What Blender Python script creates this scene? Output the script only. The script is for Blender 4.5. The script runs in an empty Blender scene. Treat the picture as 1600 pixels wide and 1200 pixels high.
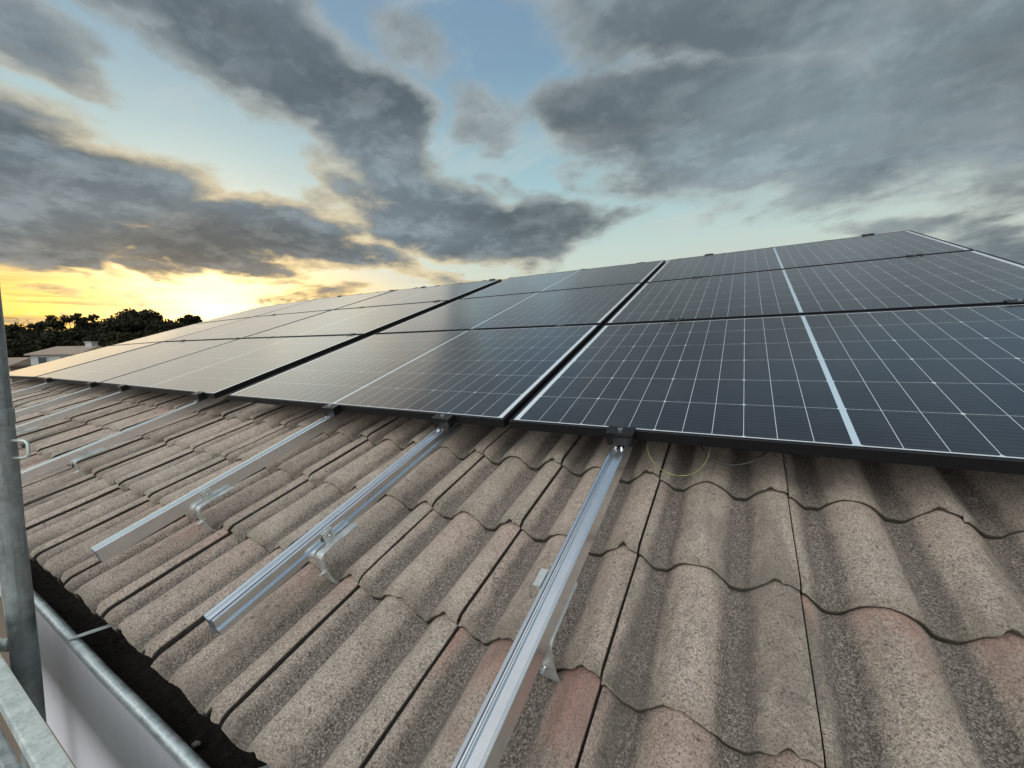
import bpy, bmesh, math, random
import numpy as np
from mathutils import Matrix, Vector
R = math.radians
random.seed(7); rng = np.random.default_rng(11)
scene = bpy.context.scene
COL = scene.collection

# ------------------------------------------------------------------ camera
H0 = 4.0                      # height of the module plane at its lower edge above the ground
AL = R(19); CA, SA = math.cos(AL), math.sin(AL)
cam_rot_plane = [632.738432, 1.93342171, 0.36869265, -0.508357913, 0.0228607307, 0.113272821, 1.33281875, -15.9065918, 3.58098468]
def rodr(w):
    w = np.array(w); th = np.linalg.norm(w); k = w/th
    K = np.array([[0, -k[2], k[1]], [k[2], 0, -k[0]], [-k[1], k[0], 0]])
    return np.eye(3)+math.sin(th)*K+(1-math.cos(th))*K@K
_R = rodr(cam_rot_plane[1:4]); _C = -_R.T@np.array(cam_rot_plane[4:7])
_A = np.array([[1, 0, 0], [0, CA, -SA], [0, SA, CA]])
_W = _A@_R.T
cw = _A@_C + np.array([0, 0, H0])
cam = bpy.data.cameras.new('camera'); cam_o = bpy.data.objects.new('camera', cam); COL.objects.link(cam_o)
mw = Matrix.Identity(4)
for i in range(3):
    mw[i][0] = _W[i][0]; mw[i][1] = -_W[i][1]; mw[i][2] = -_W[i][2]; mw[i][3] = cw[i]
cam_o.matrix_world = mw
cam.sensor_width = 36; cam.lens = cam_rot_plane[0]/1600*36
cam.shift_x = 15.9/1600; cam.shift_y = 3.58/1600
cam.clip_start = 0.02; cam.clip_end = 3000
scene.camera = cam_o

# ------------------------------------------------------------------ world: dusk sky with clouds
class NT:
    """small helper for building node trees"""
    def __init__(s, nt): s.t = nt; s.n = nt.nodes; s.l = nt.links
    def new(s, typ, **kw):
        n = s.n.new(typ)
        for k, v in kw.items(): setattr(n, k, v)
        return n
    def put(s, sock, v):
        if isinstance(v, bpy.types.NodeSocket): s.l.new(v, sock)
        else:
            if hasattr(sock, 'default_value') and isinstance(v, (tuple, list)) and sock.type == 'RGBA' and len(v) == 3: v = (*v, 1)
            sock.default_value = v
    def m(s, op, a, b=None, c=None, clamp=False):
        n = s.new('ShaderNodeMath', operation=op, use_clamp=clamp); s.put(n.inputs[0], a)
        if b is not None: s.put(n.inputs[1], b)
        if c is not None: s.put(n.inputs[2], c)
        return n.outputs[0]
    def v(s, op, a, b=None, scale=None):
        n = s.new('ShaderNodeVectorMath', operation=op); s.put(n.inputs[0], a)
        if b is not None: s.put(n.inputs[1], b)
        if scale is not None: s.put(n.inputs['Scale'], scale)
        return n.outputs['Value'] if op in ('LENGTH', 'DOT_PRODUCT', 'DISTANCE') else n.outputs[0]
    def xyz(s, x, y, z):
        n = s.new('ShaderNodeCombineXYZ'); s.put(n.inputs[0], x); s.put(n.inputs[1], y); s.put(n.inputs[2], z); return n.outputs[0]
    def sep(s, v): n = s.new('ShaderNodeSeparateXYZ'); s.put(n.inputs[0], v); return n.outputs
    def rng(s, v, a, b, c=0, d=1, t='SMOOTHSTEP'):
        n = s.new('ShaderNodeMapRange', interpolation_type=t); s.put(n.inputs[0], v)
        for i, q in enumerate((a, b, c, d)): s.put(n.inputs[1+i], q)
        return n.outputs[0]
    def mix(s, f, a, b, blend='MIX'):
        n = s.new('ShaderNodeMix', data_type='RGBA', blend_type=blend); s.put(n.inputs[0], f); s.put(n.inputs[6], a); s.put(n.inputs[7], b)
        return n.outputs[2]
    def noise(s, vec, scale, detail=4, rough=.5, dist=0, out=0):
        n = s.new('ShaderNodeTexNoise'); s.put(n.inputs['Vector'], vec); n.inputs['Scale'].default_value = scale
        n.inputs['Detail'].default_value = detail; n.inputs['Roughness'].default_value = rough; n.inputs['Distortion'].default_value = dist
        return n.outputs[out]
    def ramp(s, v, stops):
        n = s.new('ShaderNodeValToRGB'); s.put(n.inputs[0], v); e = n.color_ramp.elements
        while len(e) < len(stops): e.new(.5)
        for i, (p, c) in enumerate(stops): e[i].position = p; e[i].color = (*c, 1)
        return n.outputs[0]

SUN_AZ, SUN_EL = -65.6, 6.5        # degrees; azimuth clockwise from +y
world = bpy.data.worlds.new('World'); scene.world = world; world.use_nodes = True
w = NT(world.node_tree); w.n.clear()
geo = w.new('ShaderNodeTexCoord'); D = w.v('NORMALIZE', geo.outputs['Generated'])
dx, dy, dz = w.sep(D)
az = w.m('MULTIPLY', w.m('ARCTAN2', dx, dy), 57.29578)
el = w.m('MULTIPLY', w.m('ARCSINE', dz), 57.29578)
# warp of the direction so the cloud masses have uneven outlines
zz = w.m('ADD', w.m('MAXIMUM', dz, 0), .22)
pl = w.xyz(w.m('DIVIDE', dx, zz), w.m('DIVIDE', dy, zz), w.m('MULTIPLY', dz, 1.2))
nA = w.noise(pl, 1.5, 7, .56, 0.2)
nB = w.noise(w.v('ADD', pl, (7.3, 2.1, .4)), 4.2, 7, .6, 0.1)
nC = w.noise(w.v('ADD', pl, (3.3, 12.1, .4)), 1.9, 4, .55, 0.3, out=1)
warp = w.v('SUBTRACT', nC, (.5, .5, .5))
P = w.v('ADD', w.xyz(az, el, 0), w.v('MULTIPLY', warp, (14, 7.5, 0)))
BLOBS = [(-75.6, 15.6, 13, 4.6, -172, 1.15), (-60.7, 14.9, 11.5, 3.9, -179, 1.15), (-78.1, 11.2, 9.4, 2.6, -170, 1.1), (-84, 17.0, 9, 4.2, -153, 1.0), (-51, 13.2, 8, 2.6, 175, .9),
 (-58.6, 33.2, 14.4, 6.2, 160, 1.1), (-69.2, 33.5, 6.5, 3.2, -170, .75), (-46.3, 25.6, 6.9, 6.2, 104, 1.1), (-38.3, 17.4, 15.8, 4.6, 171, 1.15), (-50, 19.5, 6, 3, 140, .85),
 (-24.5, 16.6, 6.5, 3.9, 172, .9), (-31.1, 28.6, 7.2, 3.9, 176, .60), (2.1, 23.4, 21.5, 6.6, 166, 1.05), (19.1, 21.5, 11, 7.0, 142, 1.1),
 (-2, 35, 24, 5.0, 165, 1.0), (-4.3, 19.6, 14.7, 2.9, 169, .7), (-77.6, 26.8, 5.4, 3.0, -180, .85), (-72, 8.6, 3.6, .8, 166, .62), (-17, 29.5, 9, 3.5, 170, .7),
 (-55.6, 7.6, 7.0, .9, -169, .7), (-42, 10.9, 10, 1.7, 167, .7), (-77.6, 6.2, 4.4, .45, -179, .55), (-66, 11.2, 8.8, 1.7, 174, .95), (-84, 9.0, 8, 1.0, 175, .75),
 (12.7, 12.0, 5.9, 1.2, 167, .62), (20.5, 9.0, 6.3, 1.9, 163, .8), (-11.8, 17.6, 11.9, 1.2, -162, .4), (-41.9, 35.1, 5.1, 3.2, -170, .48), (-30, 22, 4, 1.3, 170, .5), (-19.5, 22.5, 3.5, 1.6, 170, .5),
 (-84, 4.2, 12, .4, 0, .55), (-69.5, 9.8, 4.5, .9, 170, .75), (-61, 9.0, 4, .7, 172, .65), (-79, 8.3, 7, .55, 176, .7), (-73, 6.9, 3, .35, 175, .6), (-100, 20, 12, 7, 10, .9), (60, 25, 30, 9, 0, .8), (50, 12, 12, 3, 0, .6)]
dens = None
for bx, by, sx, sy, ro, wt in BLOBS:
    mp = w.new('ShaderNodeMapping', vector_type='TEXTURE'); w.put(mp.inputs[0], P)
    mp.inputs[1].default_value = (bx, by, 0); mp.inputs[2].default_value = (0, 0, R(ro)); mp.inputs[3].default_value = (sx*1.35, sy*1.35, 1)
    g = w.rng(w.v('LENGTH', mp.outputs[0]), 1.25, .25, 0, wt)
    dens = g if dens is None else w.m('MAXIMUM', dens, g)
behind = w.rng(dy, .05, -.55)                        # bright overcast added behind the viewer as fill
hi = w.rng(el, 42, 55)
dens = w.m('ADD', w.m('MAXIMUM', dens, w.m('MULTIPLY', w.m('MAXIMUM', behind, hi), .5)), 0)
nD = w.noise(w.v('ADD', pl, (1.3, 5.1, .9)), 10.5, 6, .62, .15)
tex = w.m('ADD', w.m('MULTIPLY', w.m('SUBTRACT', nA, .5), 1.15), w.m('ADD', w.m('MULTIPLY', w.m('SUBTRACT', nB, .5), .9), w.m('MULTIPLY', w.m('SUBTRACT', nD, .5), .38)))
raw = w.m('ADD', dens, tex)
rightw = w.rng(az, -34, -4)
cover = w.rng(raw, w.m('ADD', .25, w.m('MULTIPLY', rightw, -.06)), w.m('ADD', .56, w.m('MULTIPLY', rightw, .10)))
thick = w.rng(raw, .38, .92)
# distance from the sun in degrees, squashed vertically
dist = w.v('LENGTH', w.xyz(w.m('MULTIPLY', w.m('SUBTRACT', az, SUN_AZ), .62), w.m('MULTIPLY', w.m('SUBTRACT', el, SUN_EL-1.0), 1.35), 0))
glow = w.rng(dist, 19, 2)
core = w.m('POWER', w.rng(dist, 9.5, .5, 0, 1, 'LINEAR'), 1.6)
# clear sky: blue above, pale teal lower, cream at the horizon, yellow round the sun
clear = w.ramp(w.m('DIVIDE', el, 60), [(0.0, (.44, .38, .27)), (.10, (.50, .50, .40)), (.22, (.42, .52, .49)), (.36, (.27, .43, .475)), (.56, (.155, .265, .37)), (1, (.10, .17, .27))])
sunband = w.ramp(w.m('DIVIDE', el, 20), [(0, (.30, .19, .10)), (.08, (.45, .27, .09)), (.18, (.72, .44, .075)), (.38, (.86, .52, .115)), (.7, (.76, .63, .33)), (1, (.5, .5, .38))])
azn = w.m('MULTIPLY', w.rng(w.m('ABSOLUTE', w.m('SUBTRACT', az, SUN_AZ-6)), 32, 12), w.rng(el, 12.5, 6))
clear = w.mix(azn, clear, sunband)
sky = w.new('ShaderNodeTexSky', sky_type='NISHITA', sun_disc=False)
sky.sun_elevation = R(SUN_EL); sky.sun_rotation = R(SUN_AZ); sky.air_density = 1.3; sky.dust_density = 2.5
nish = w.v('SCALE', sky.outputs[0], scale=.02)
clear = w.mix(1, clear, nish, 'ADD')
wisp = w.noise(w.v('MULTIPLY', pl, (1, 2.2, 1)), 2.3, 8, .62, .5)
clear = w.mix(w.m('MULTIPLY', w.rng(wisp, .47, .75), .45), clear, w.mix(glow, (.50, .53, .50), (1.1, .85, .5)))
streak = w.noise(w.xyz(w.m('MULTIPLY', az, .05), w.m('MULTIPLY', el, .75), .3), 1.6, 6, .6, .25)
sb = w.m('MULTIPLY', w.rng(streak, .47, .66), w.m('MULTIPLY', w.rng(el, 10, 5), azn))
clear = w.mix(w.m('MULTIPLY', sb, .85), clear, (.36, .23, .10))
# cloud body: pale warm rims, slate middles
glow2 = w.rng(dist, 34, 8)
light = w.mix(glow2, (.36, .39, .38), (.90, .64, .28))
edge = w.mix(w.rng(nB, .35, .7), light, w.v('SCALE', light, scale=.62))
darkc = w.mix(glow, (.080, .101, .117), (.112, .106, .096))
darkc = w.mix(w.rng(nA, .38, .66), w.v('SCALE', darkc, scale=1.75), darkc)
darkc = w.mix(rightw, darkc, w.v('MULTIPLY', darkc, (1.4, 1.4, 1.35)))
lump = w.m('ADD', w.m('MULTIPLY', w.rng(nB, .32, .68), .6), w.m('MULTIPLY', w.rng(nD, .3, .7), .4))
darkc = w.mix(w.m('MULTIPLY', w.rng(lump, .35, 1.0), w.m('SUBTRACT', .62, w.m('MULTIPLY', rightw, .25))), darkc, w.v('SCALE', w.v('ADD', darkc, (.016, .012, .006)), scale=1.9))
darkc = w.mix(w.m('MULTIPLY', w.rng(wisp, .46, .76), .30), darkc, w.mix(glow, (.27, .29, .29), (.42, .33, .2)))
body = w.mix(thick, edge, darkc)
skyc = w.mix(w.m('MULTIPLY', cover, w.rng(thick, 0, 1, .72, .97)), clear, body)
skyc = w.mix(1, skyc, w.v('SCALE', w.xyz(1.0, .80, .42), scale=w.m('MULTIPLY', core, w.rng(thick, 1, 0, .04, 1.5))), 'ADD')
# unseen overcast overhead and behind the viewer, brightened to light the tiles
br = w.m('MAXIMUM', w.rng(el, 54, 76, 0, 1), behind)
ohead = w.m('ADD', w.m('MULTIPLY', behind, 1.9), .72)
skyc = w.mix(w.m('MULTIPLY', br, .85), skyc, w.v('SCALE', w.mix(w.rng(nA, .35, .65), (.97, .99, 1.0), (.60, .62, .63)), scale=ohead))
ground_c = (.10, .095, .085)
skyc = w.mix(w.rng(el, -.2, -1.5), skyc, ground_c)
bg = w.new('ShaderNodeBackground'); w.put(bg.inputs[0], skyc); bg.inputs[1].default_value = 1.0
wo = w.new('ShaderNodeOutputWorld'); w.l.new(bg.outputs[0], wo.inputs[0])
world.cycles.sampling_method = 'MANUAL'; world.cycles.sample_map_resolution = 1024

sl = bpy.data.lights.new('sun', 'SUN'); sl.energy = .40; sl.angle = R(58); sl.color = (1, .86, .66)
so = bpy.data.objects.new('sun', sl); COL.objects.link(so)
sdir = Vector((math.sin(R(SUN_AZ))*math.cos(R(SUN_EL)), math.cos(R(SUN_AZ))*math.cos(R(SUN_EL)), math.sin(R(SUN_EL))))
so.rotation_euler = sdir.to_track_quat('Z', 'Y').to_euler(); so.location = (-8, 4, 12)

vs = scene.view_settings; vs.view_transform = 'Standard'; vs.look = 'None'; vs.exposure = .25; vs.gamma = 1; vs.use_curve_mapping = False
scene.cycles.max_bounces = 6; scene.cycles.diffuse_bounces = 3; scene.cycles.glossy_bounces = 4
scene.cycles.sample_clamp_indirect = 6

# ------------------------------------------------------------------ materials
def mat(name, col=(.5, .5, .5), rough=.6, metal=0.0, spec=.5):
    m = bpy.data.materials.new(name); m.use_nodes = True
    t = NT(m.node_tree); b = t.n['Principled BSDF']
    b.inputs['Base Color'].default_value = (*col, 1); b.inputs['Roughness'].default_value = rough
    b.inputs['Metallic'].default_value = metal; b.inputs['Specular IOR Level'].default_value = spec
    return m, t, b
def bump(t, b, h, strength=.5, dist=.001):
    n = t.new('ShaderNodeBump'); n.inputs['Strength'].default_value = strength; n.inputs['Distance'].default_value = dist
    t.put(n.inputs['Height'], h); t.l.new(n.outputs[0], b.inputs['Normal'])
def pos(t): return t.new('ShaderNodeTexCoord').outputs['Object']
M = {}

def m_tile():
    m, t, b = mat('concrete tile', rough=.92, spec=.25)
    p = pos(t)
    a = t.new('ShaderNodeAttribute', attribute_name='tile'); tx, ty, tr = t.sep(a.outputs['Vector'])   # across 0..1, up 0..1, random
    a2 = t.new('ShaderNodeAttribute', attribute_name='lift'); lf = a2.outputs['Fac']                    # profile height 0..1
    fine = t.noise(p, 560, 3, .7); grain = t.noise(p, 300, 4, .8); mid = t.noise(p, 34, 5, .65); big = t.noise(p, 6.5, 4, .6); huge = t.noise(p, 1.7, 3, .5)
    base = t.ramp(tr, [(0, (.46, .375, .300)), (.3, (.58, .465, .375)), (.55, (.50, .43, .35)), (.8, (.61, .485, .395)), (1, (.46, .39, .305))])
    base = t.mix(t.m('MULTIPLY', t.rng(big, .35, .7), .45), base, (.68, .57, .47))
    base = t.mix(t.m('MULTIPLY', t.rng(mid, .42, .72), .45), base, (.25, .215, .185))
    # grit and lichen collect in the troughs, with uneven borders
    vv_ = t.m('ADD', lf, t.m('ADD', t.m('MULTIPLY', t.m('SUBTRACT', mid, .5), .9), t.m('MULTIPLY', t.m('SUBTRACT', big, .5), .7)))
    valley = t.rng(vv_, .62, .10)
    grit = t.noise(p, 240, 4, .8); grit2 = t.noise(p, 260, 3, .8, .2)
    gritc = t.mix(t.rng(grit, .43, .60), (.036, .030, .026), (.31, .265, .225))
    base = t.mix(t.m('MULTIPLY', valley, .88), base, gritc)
    sp = t.rng(grain, .535, .60); base = t.mix(t.m('MULTIPLY', sp, .62), base, (.13, .105, .09))
    sp2 = t.rng(fine, .53, .62); base = t.mix(t.m('MULTIPLY', sp2, .80), base, (.07, .058, .05))
    sp3 = t.rng(grain, .46, .38); base = t.mix(t.m('MULTIPLY', sp3, .50), base, (.80, .70, .61))
    base = t.mix(t.m('MULTIPLY', t.rng(grit2, .535, .60), .62), base, (.10, .080, .066))
    base = t.mix(t.m('MULTIPLY', t.rng(grit2, .46, .40), .35), base, (.74, .63, .53))
    pit = t.rng(t.noise(p, 95, 2, .5), .66, .70); base = t.mix(t.m('MULTIPLY', pit, .6), base, (.06, .05, .045))
    # coating worn through to pinkish concrete on a few tiles
    ar = t.new('ShaderNodeAttribute', attribute_name='worn').outputs['Fac']
    reds = t.m('MULTIPLY', ar, t.rng(t.m('ADD', ty, t.m('MULTIPLY', t.m('SUBTRACT', big, .5), 1.6)), .30, .98))
    reds = t.m('MULTIPLY', t.m('MULTIPLY', reds, t.rng(lf, .15, .8)), t.rng(grain, .62, .42, .35, 1))
    base = t.mix(t.m('MULTIPLY', reds, .75), base, (.46, .20, .155))
    # dirt towards the lower lip of each tile, course shadow painted below it
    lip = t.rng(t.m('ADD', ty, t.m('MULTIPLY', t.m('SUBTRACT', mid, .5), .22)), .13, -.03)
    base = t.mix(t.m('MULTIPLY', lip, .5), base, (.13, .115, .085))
    base = t.mix(t.m('MULTIPLY', t.rng(ty, .0, -.25), .85), base, (.035, .030, .024))  # front faces near-black: shadow under each course put into the colour
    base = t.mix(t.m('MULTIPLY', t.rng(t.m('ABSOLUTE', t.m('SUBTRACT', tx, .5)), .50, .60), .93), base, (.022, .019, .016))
    stain = t.noise(t.v('MULTIPLY', p, (9, 2.2, 5)), 1.0, 6, .7, .4)
    base = t.mix(t.m('MULTIPLY', t.rng(stain, .50, .68), .55), base, (.15, .135, .11))
    moss = t.noise(p, 15, 6, .7); base = t.mix(t.m('MULTIPLY', t.rng(moss, .64, .70), .5), base, (.09, .095, .05))
    lich = t.noise(p, 21, 5, .75); base = t.mix(t.m('MULTIPLY', t.rng(lich, .66, .70), .45), base, (.60, .60, .52))
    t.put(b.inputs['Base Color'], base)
    h = t.m('ADD', t.m('MULTIPLY', fine, .8), t.m('ADD', t.m('MULTIPLY', grain, 1.3), t.m('MULTIPLY', mid, 1.5)))
    bump(t, b, h, 1.0, .0030)
    return m
M['tile'] = m_tile()

def m_alu():
    m, t, b = mat('mill aluminium', (.80, .82, .84), .24, 1)
    p = pos(t)
    s = t.noise(t.v('MULTIPLY', p, (900, 4, 900)), 1, 3, .6); c = t.noise(p, 26, 4, .6)
    t.put(b.inputs['Roughness'], t.m('ADD', .16, t.m('ADD', t.m('MULTIPLY', s, .12), t.m('MULTIPLY', c, .03))))
    t.put(b.inputs['Base Color'], t.mix(t.rng(c, .4, .75), (.82, .85, .88), (.76, .79, .82)))
    bump(t, b, s, .25, .0004)
    return m
M['alu'] = m_alu()

def m_galv(name, a=(.50, .54, .53), c=(.34, .38, .38), metal=.75, rough=.46, sc=14, drips=.6):
    m, t, b = mat(name, a, rough, metal)
    p = pos(t)
    n1 = t.noise(p, sc, 6, .68, .3); n2 = t.noise(p, sc*9, 4, .7); vor = t.new('ShaderNodeTexVoronoi'); t.put(vor.inputs['Vector'], p); vor.inputs['Scale'].default_value = sc*6
    sp = t.sep(vor.outputs['Color'])[0]
    k = t.m('ADD', t.m('MULTIPLY', n1, .88), t.m('MULTIPLY', sp, .12))
    col = t.mix(t.rng(k, .3, .7), c, a)
    col = t.mix(t.m('MULTIPLY', t.rng(n2, .60, .72), .6), col, (.16, .16, .14))
    drip = t.noise(t.v('MULTIPLY', p, (75, 75, 2.2)), 1, 5, .65)
    col = t.mix(t.m('MULTIPLY', t.rng(drip, .50, .64), drips), col, (.15, .17, .17))
    t.put(b.inputs['Base Color'], col)
    t.put(b.inputs['Roughness'], t.rng(n1, .3, .7, rough-.1, rough+.2, 'LINEAR'))
    bump(t, b, t.m('ADD', n1, t.m('MULTIPLY', n2, .5)), .45, .0015)
    return m
M['galv'] = m_galv('weathered galvanised steel', (.37, .40, .40), (.22, .245, .24), .6, .5)
M['galvlite'] = m_galv('bright galvanised steel', (.66, .70, .66), (.48, .54, .52), .6, .42, 22, .25)
M['zinc'] = m_galv('zinc gutter bead', (.62, .68, .68), (.44, .50, .50), .7, .36, 30, .2)
M['hook'] = m_galv('galvanised hook', (.62, .64, .62), (.46, .48, .46), .6, .38, 40, .08)

m, t, b = mat('stainless bolt', (.72, .72, .72), .25, 1); M['steel'] = m
m, t, b = mat('black anodised clamp', (.008, .008, .009), .4, 0, .3); M['black'] = m
p = pos(t); bump(t, b, t.noise(p, 300, 3), .2, .0005)
m, t, b = mat('black anodised frame', (.006, .006, .007), .45, .0, .25); M['frame'] = m
p = pos(t); t.put(b.inputs['Roughness'], t.rng(t.noise(p, 18, 4), .3, .7, .4, .6, 'LINEAR'))
m, t, b = mat('painted fascia', (.56, .56, .60), .55); M['fascia'] = m
p = pos(t); n = t.noise(p, 2.2, 4, .6); n2 = t.noise(t.v('MULTIPLY', p, (30, 30, 2)), 1, 4, .6); n3 = t.noise(p, 260, 3, .6)
c = t.mix(t.m('MULTIPLY', t.rng(n2, .5, .75), .3), t.mix(t.rng(n, .3, .7), (.60, .59, .63), (.68, .68, .71)), (.50, .48, .46)); t.put(b.inputs['Base Color'], c); bump(t, b, n3, .35, .0008)
m, t, b = mat('render wall', (.3, .24, .18), .9); M['wall'] = m
p = pos(t); n = t.noise(p, 3, 5, .6); t.put(b.inputs['Base Color'], t.mix(n, (.10, .075, .055), (.16, .12, .085))); bump(t, b, t.noise(p, 160, 3), .4, .002)
m, t, b = mat('dark underlay', (.035, .03, .027), .95); M['deck'] = m
p = pos(t); n = t.noise(p, 40, 5, .7); t.put(b.inputs['Base Color'], t.mix(n, (.015, .013, .011), (.07, .058, .045)))
m, t, b = mat('leaf litter', (.03, .025, .02), .95); M['litter'] = m
p = pos(t); n = t.noise(p, 55, 6, .75); t.put(b.inputs['Base Color'], t.ramp(n, [(.3, (.006, .005, .004)), (.58, (.022, .017, .012)), (.74, (.07, .05, .032))])); bump(t, b, n, 1, .006)
m, t, b = mat('pebble', (.35, .33, .30), .8); M['pebble'] = m
m, t, b = mat('black cable', (.015, .015, .015), .45); M['cable'] = m
m, t, b = mat('green yellow wire', (.40, .42, .06), .4); M['wire'] = m
p = pos(t); n = t.noise(p, 45, 2); t.put(b.inputs['Base Color'], t.mix(t.rng(n, .45, .55), (.14, .16, .05), (.26, .25, .10)))
m, t, b = mat('old plastic sheath', (.03, .03, .03), .5); M['pvc'] = m

PW, PH, PIT, STR, ROW = 1.762, 1.134, .0705, .0115, .1835
ML = (PW-24*PIT-STR)/2; MB = (PH-6*ROW)/2
def m_cells():
    m, t, b = mat('solar glass over cells', rough=.1)
    p = pos(t); x, y, z = t.sep(p)
    half = t.m('GREATER_THAN', x, ML+12*PIT+STR*.5)
    xs = t.m('SUBTRACT', t.m('SUBTRACT', x, ML), t.m('MULTIPLY', half, STR))
    q = t.m('DIVIDE', xs, PIT); dxl = t.m('MULTIPLY', t.m('ABSOLUTE', t.m('SUBTRACT', q, t.m('ROUND', q))), PIT)
    ys = t.m('SUBTRACT', y, MB); r = t.m('DIVIDE', ys, ROW); dyl = t.m('MULTIPLY', t.m('ABSOLUTE', t.m('SUBTRACT', r, t.m('ROUND', r))), ROW)
    q3 = t.m('DIVIDE', q, 3); dx3 = t.m('MULTIPLY', t.m('ABSOLUTE', t.m('SUBTRACT', q3, t.m('ROUND', q3))), 3*PIT)
    l1 = t.m('LESS_THAN', dxl, .00062); l2 = t.m('LESS_THAN', dyl, .00055)
    l3 = t.m('LESS_THAN', t.m('ADD', dx3, dyl), .0055)
    strip = t.m('LESS_THAN', t.m('ABSOLUTE', t.m('SUBTRACT', x, ML+12*PIT+STR*.5)), STR*.5+.0012)
    bx = t.m('MAXIMUM', t.m('LESS_THAN', x, ML-.001), t.m('GREATER_THAN', x, PW-ML+.001))
    by = t.m('MAXIMUM', t.m('LESS_THAN', y, MB-.0008), t.m('GREATER_THAN', y, PH-MB+.0008))
    white = t.m('MAXIMUM', t.m('MAXIMUM', t.m('MAXIMUM', l1, l2), t.m('MAXIMUM', l3, strip)), t.m('MAXIMUM', bx, by))
    wr = t.m('DIVIDE', ys, ROW/11); wire = t.m('LESS_THAN', t.m('ABSOLUTE', t.m('SUBTRACT', t.m('FRACT', wr), .5)), .035)
    fg = t.m('DIVIDE', xs, PIT/28); 
    # every cell string a touch different
    cid = t.new('ShaderNodeTexWhiteNoise', noise_dimensions='2D'); t.put(cid.inputs['Vector'], t.xyz(t.m('FLOOR', t.m('DIVIDE', q, 3)), t.m('FLOOR', r), 0))
    cell = t.mix(cid.outputs[0], (.0035, .0035, .0055), (.0055, .0052, .0070))
    cell = t.mix(wire, cell, (.050, .048, .050))
    col = t.mix(white, cell, t.mix(strip, (.56, .59, .60), (.42, .52, .57)))
    dust = t.noise(p, 5, 6, .65); d2 = t.noise(t.v('MULTIPLY', p, (3, 1, 1)), 1.4, 3, .6)
    col = t.mix(t.m('MULTIPLY', t.rng(dust, .35, .75), .025), col, (.35, .33, .30))
    t.put(b.inputs['Base Color'], col)
    b.inputs['IOR'].default_value = 1.40
    t.put(b.inputs['Roughness'], t.m('ADD', .11, t.m('MULTIPLY', t.m('ADD', dust, d2), .03)))
    b.inputs['Coat Weight'].default_value = .85; b.inputs['Coat Roughness'].default_value = .37; b.inputs['Coat IOR'].default_value = 1.45; b.inputs['Sheen Weight'].default_value = .35; b.inputs['Sheen Roughness'].default_value = .22; b.inputs['Sheen Tint'].default_value = (.9, .88, .85, 1)
    return m
M['cells'] = m_cells()
m, t, b = mat('backsheet', (.6, .6, .6), .6); M['back'] = m

# ------------------------------------------------------------------ mesh helpers
def mesh_obj(name, bm, m, parent=None, smooth=False):
    me = bpy.data.meshes.new(name); bm.normal_update(); bm.to_mesh(me); bm.free()
    if smooth:
        for f in me.polygons: f.use_smooth = True
    if m is not None: me.materials.append(m)
    o = bpy.data.objects.new(name, me); COL.objects.link(o)
    if parent is not None: o.parent = parent
    return o
def box(bm, x0, x1, y0, y1, z0, z1, bev=0):
    b2 = bmesh.new()
    vs_ = [b2.verts.new((x, y, z)) for x in (x0, x1) for y in (y0, y1) for z in (z0, z1)]
    for f in ((0, 1, 3, 2), (4, 6, 7, 5), (0, 4, 5, 1), (2, 3, 7, 6), (0, 2, 6, 4), (1, 5, 7, 3)): b2.faces.new([vs_[i] for i in f])
    if bev: bmesh.ops.bevel(b2, geom=list(b2.edges), offset=bev, segments=2, affect='EDGES', profile=.7)
    tmp = bpy.data.meshes.new('tmp'); b2.to_mesh(tmp); b2.free(); bm.from_mesh(tmp); bpy.data.meshes.remove(tmp)
def tube(bm, pts, r, seg=12, caps=True, radii=None):
    pts = [Vector(q) for q in pts]; rings = []
    up = Vector((0, 0, 1)); nrm = None
    for i, q in enumerate(pts):
        d = (pts[min(i+1, len(pts)-1)]-pts[max(i-1, 0)]).normalized()
        if nrm is None:
            nrm = d.cross(up if abs(d.z) < .9 else Vector((1, 0, 0))).normalized()
        else: nrm = (nrm-d*nrm.dot(d)).normalized()
        bn = d.cross(nrm); rr = radii[i] if radii else r
        rings.append([bm.verts.new(q+(nrm*math.cos(2*math.pi*k/seg)+bn*math.sin(2*math.pi*k/seg))*rr) for k in range(seg)])
    for a, c in zip(rings, rings[1:]):
        for k in range(seg): bm.faces.new((a[k], a[(k+1) % seg], c[(k+1) % seg], c[k]))
    if caps: bm.faces.new(rings[0][::-1]); bm.faces.new(rings[-1])
def cyl(bm, c, axis, r, h, seg=16):
    c = Vector(c); a = Vector(axis).normalized(); tube(bm, [c, c+a*h], r, seg)
def sweep(bm, path, prof, closed=True, xoff=0):
    """profile of (y,z)->extruded along x etc is done by callers"""
def bez(a, b, c, d, n=14):
    a, b, c, d = map(Vector, (a, b, c, d)); return [(1-t)**3*a+3*(1-t)**2*t*b+3*(1-t)*t*t*c+t**3*d for t in [i/n for i in range(n+1)]]
def tag(o, label, cat, group=None):
    o['label'] = label; o['category'] = cat
    if group: o['group'] = group
    return o
def empty(name, mw_=None, label=None, cat=None, group=None):
    o = bpy.data.objects.new(name, None); o.empty_display_size = .1; COL.objects.link(o)
    if mw_ is not None: o.matrix_world = mw_
    if label: tag(o, label, cat, group)
    return o
def struct(o): o['kind'] = 'structure'; return o
MR = Matrix(((1, 0, 0, 0), (0, CA, -SA, 0), (0, SA, CA, H0), (0, 0, 0, 1)))     # roof plane (u, v, n) -> world
def lift(u): return float(np.interp(-u, [0, 1, 2, 3, 4, 5, 6, 7.5, 10], [0, .008, .023, .04, .057, .070, .076, .064, .05]))
def RP(u, v, n, rot=None): return MR @ Matrix.Translation((u, v, n)) @ (rot if rot else Matrix.Identity(4))
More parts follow.
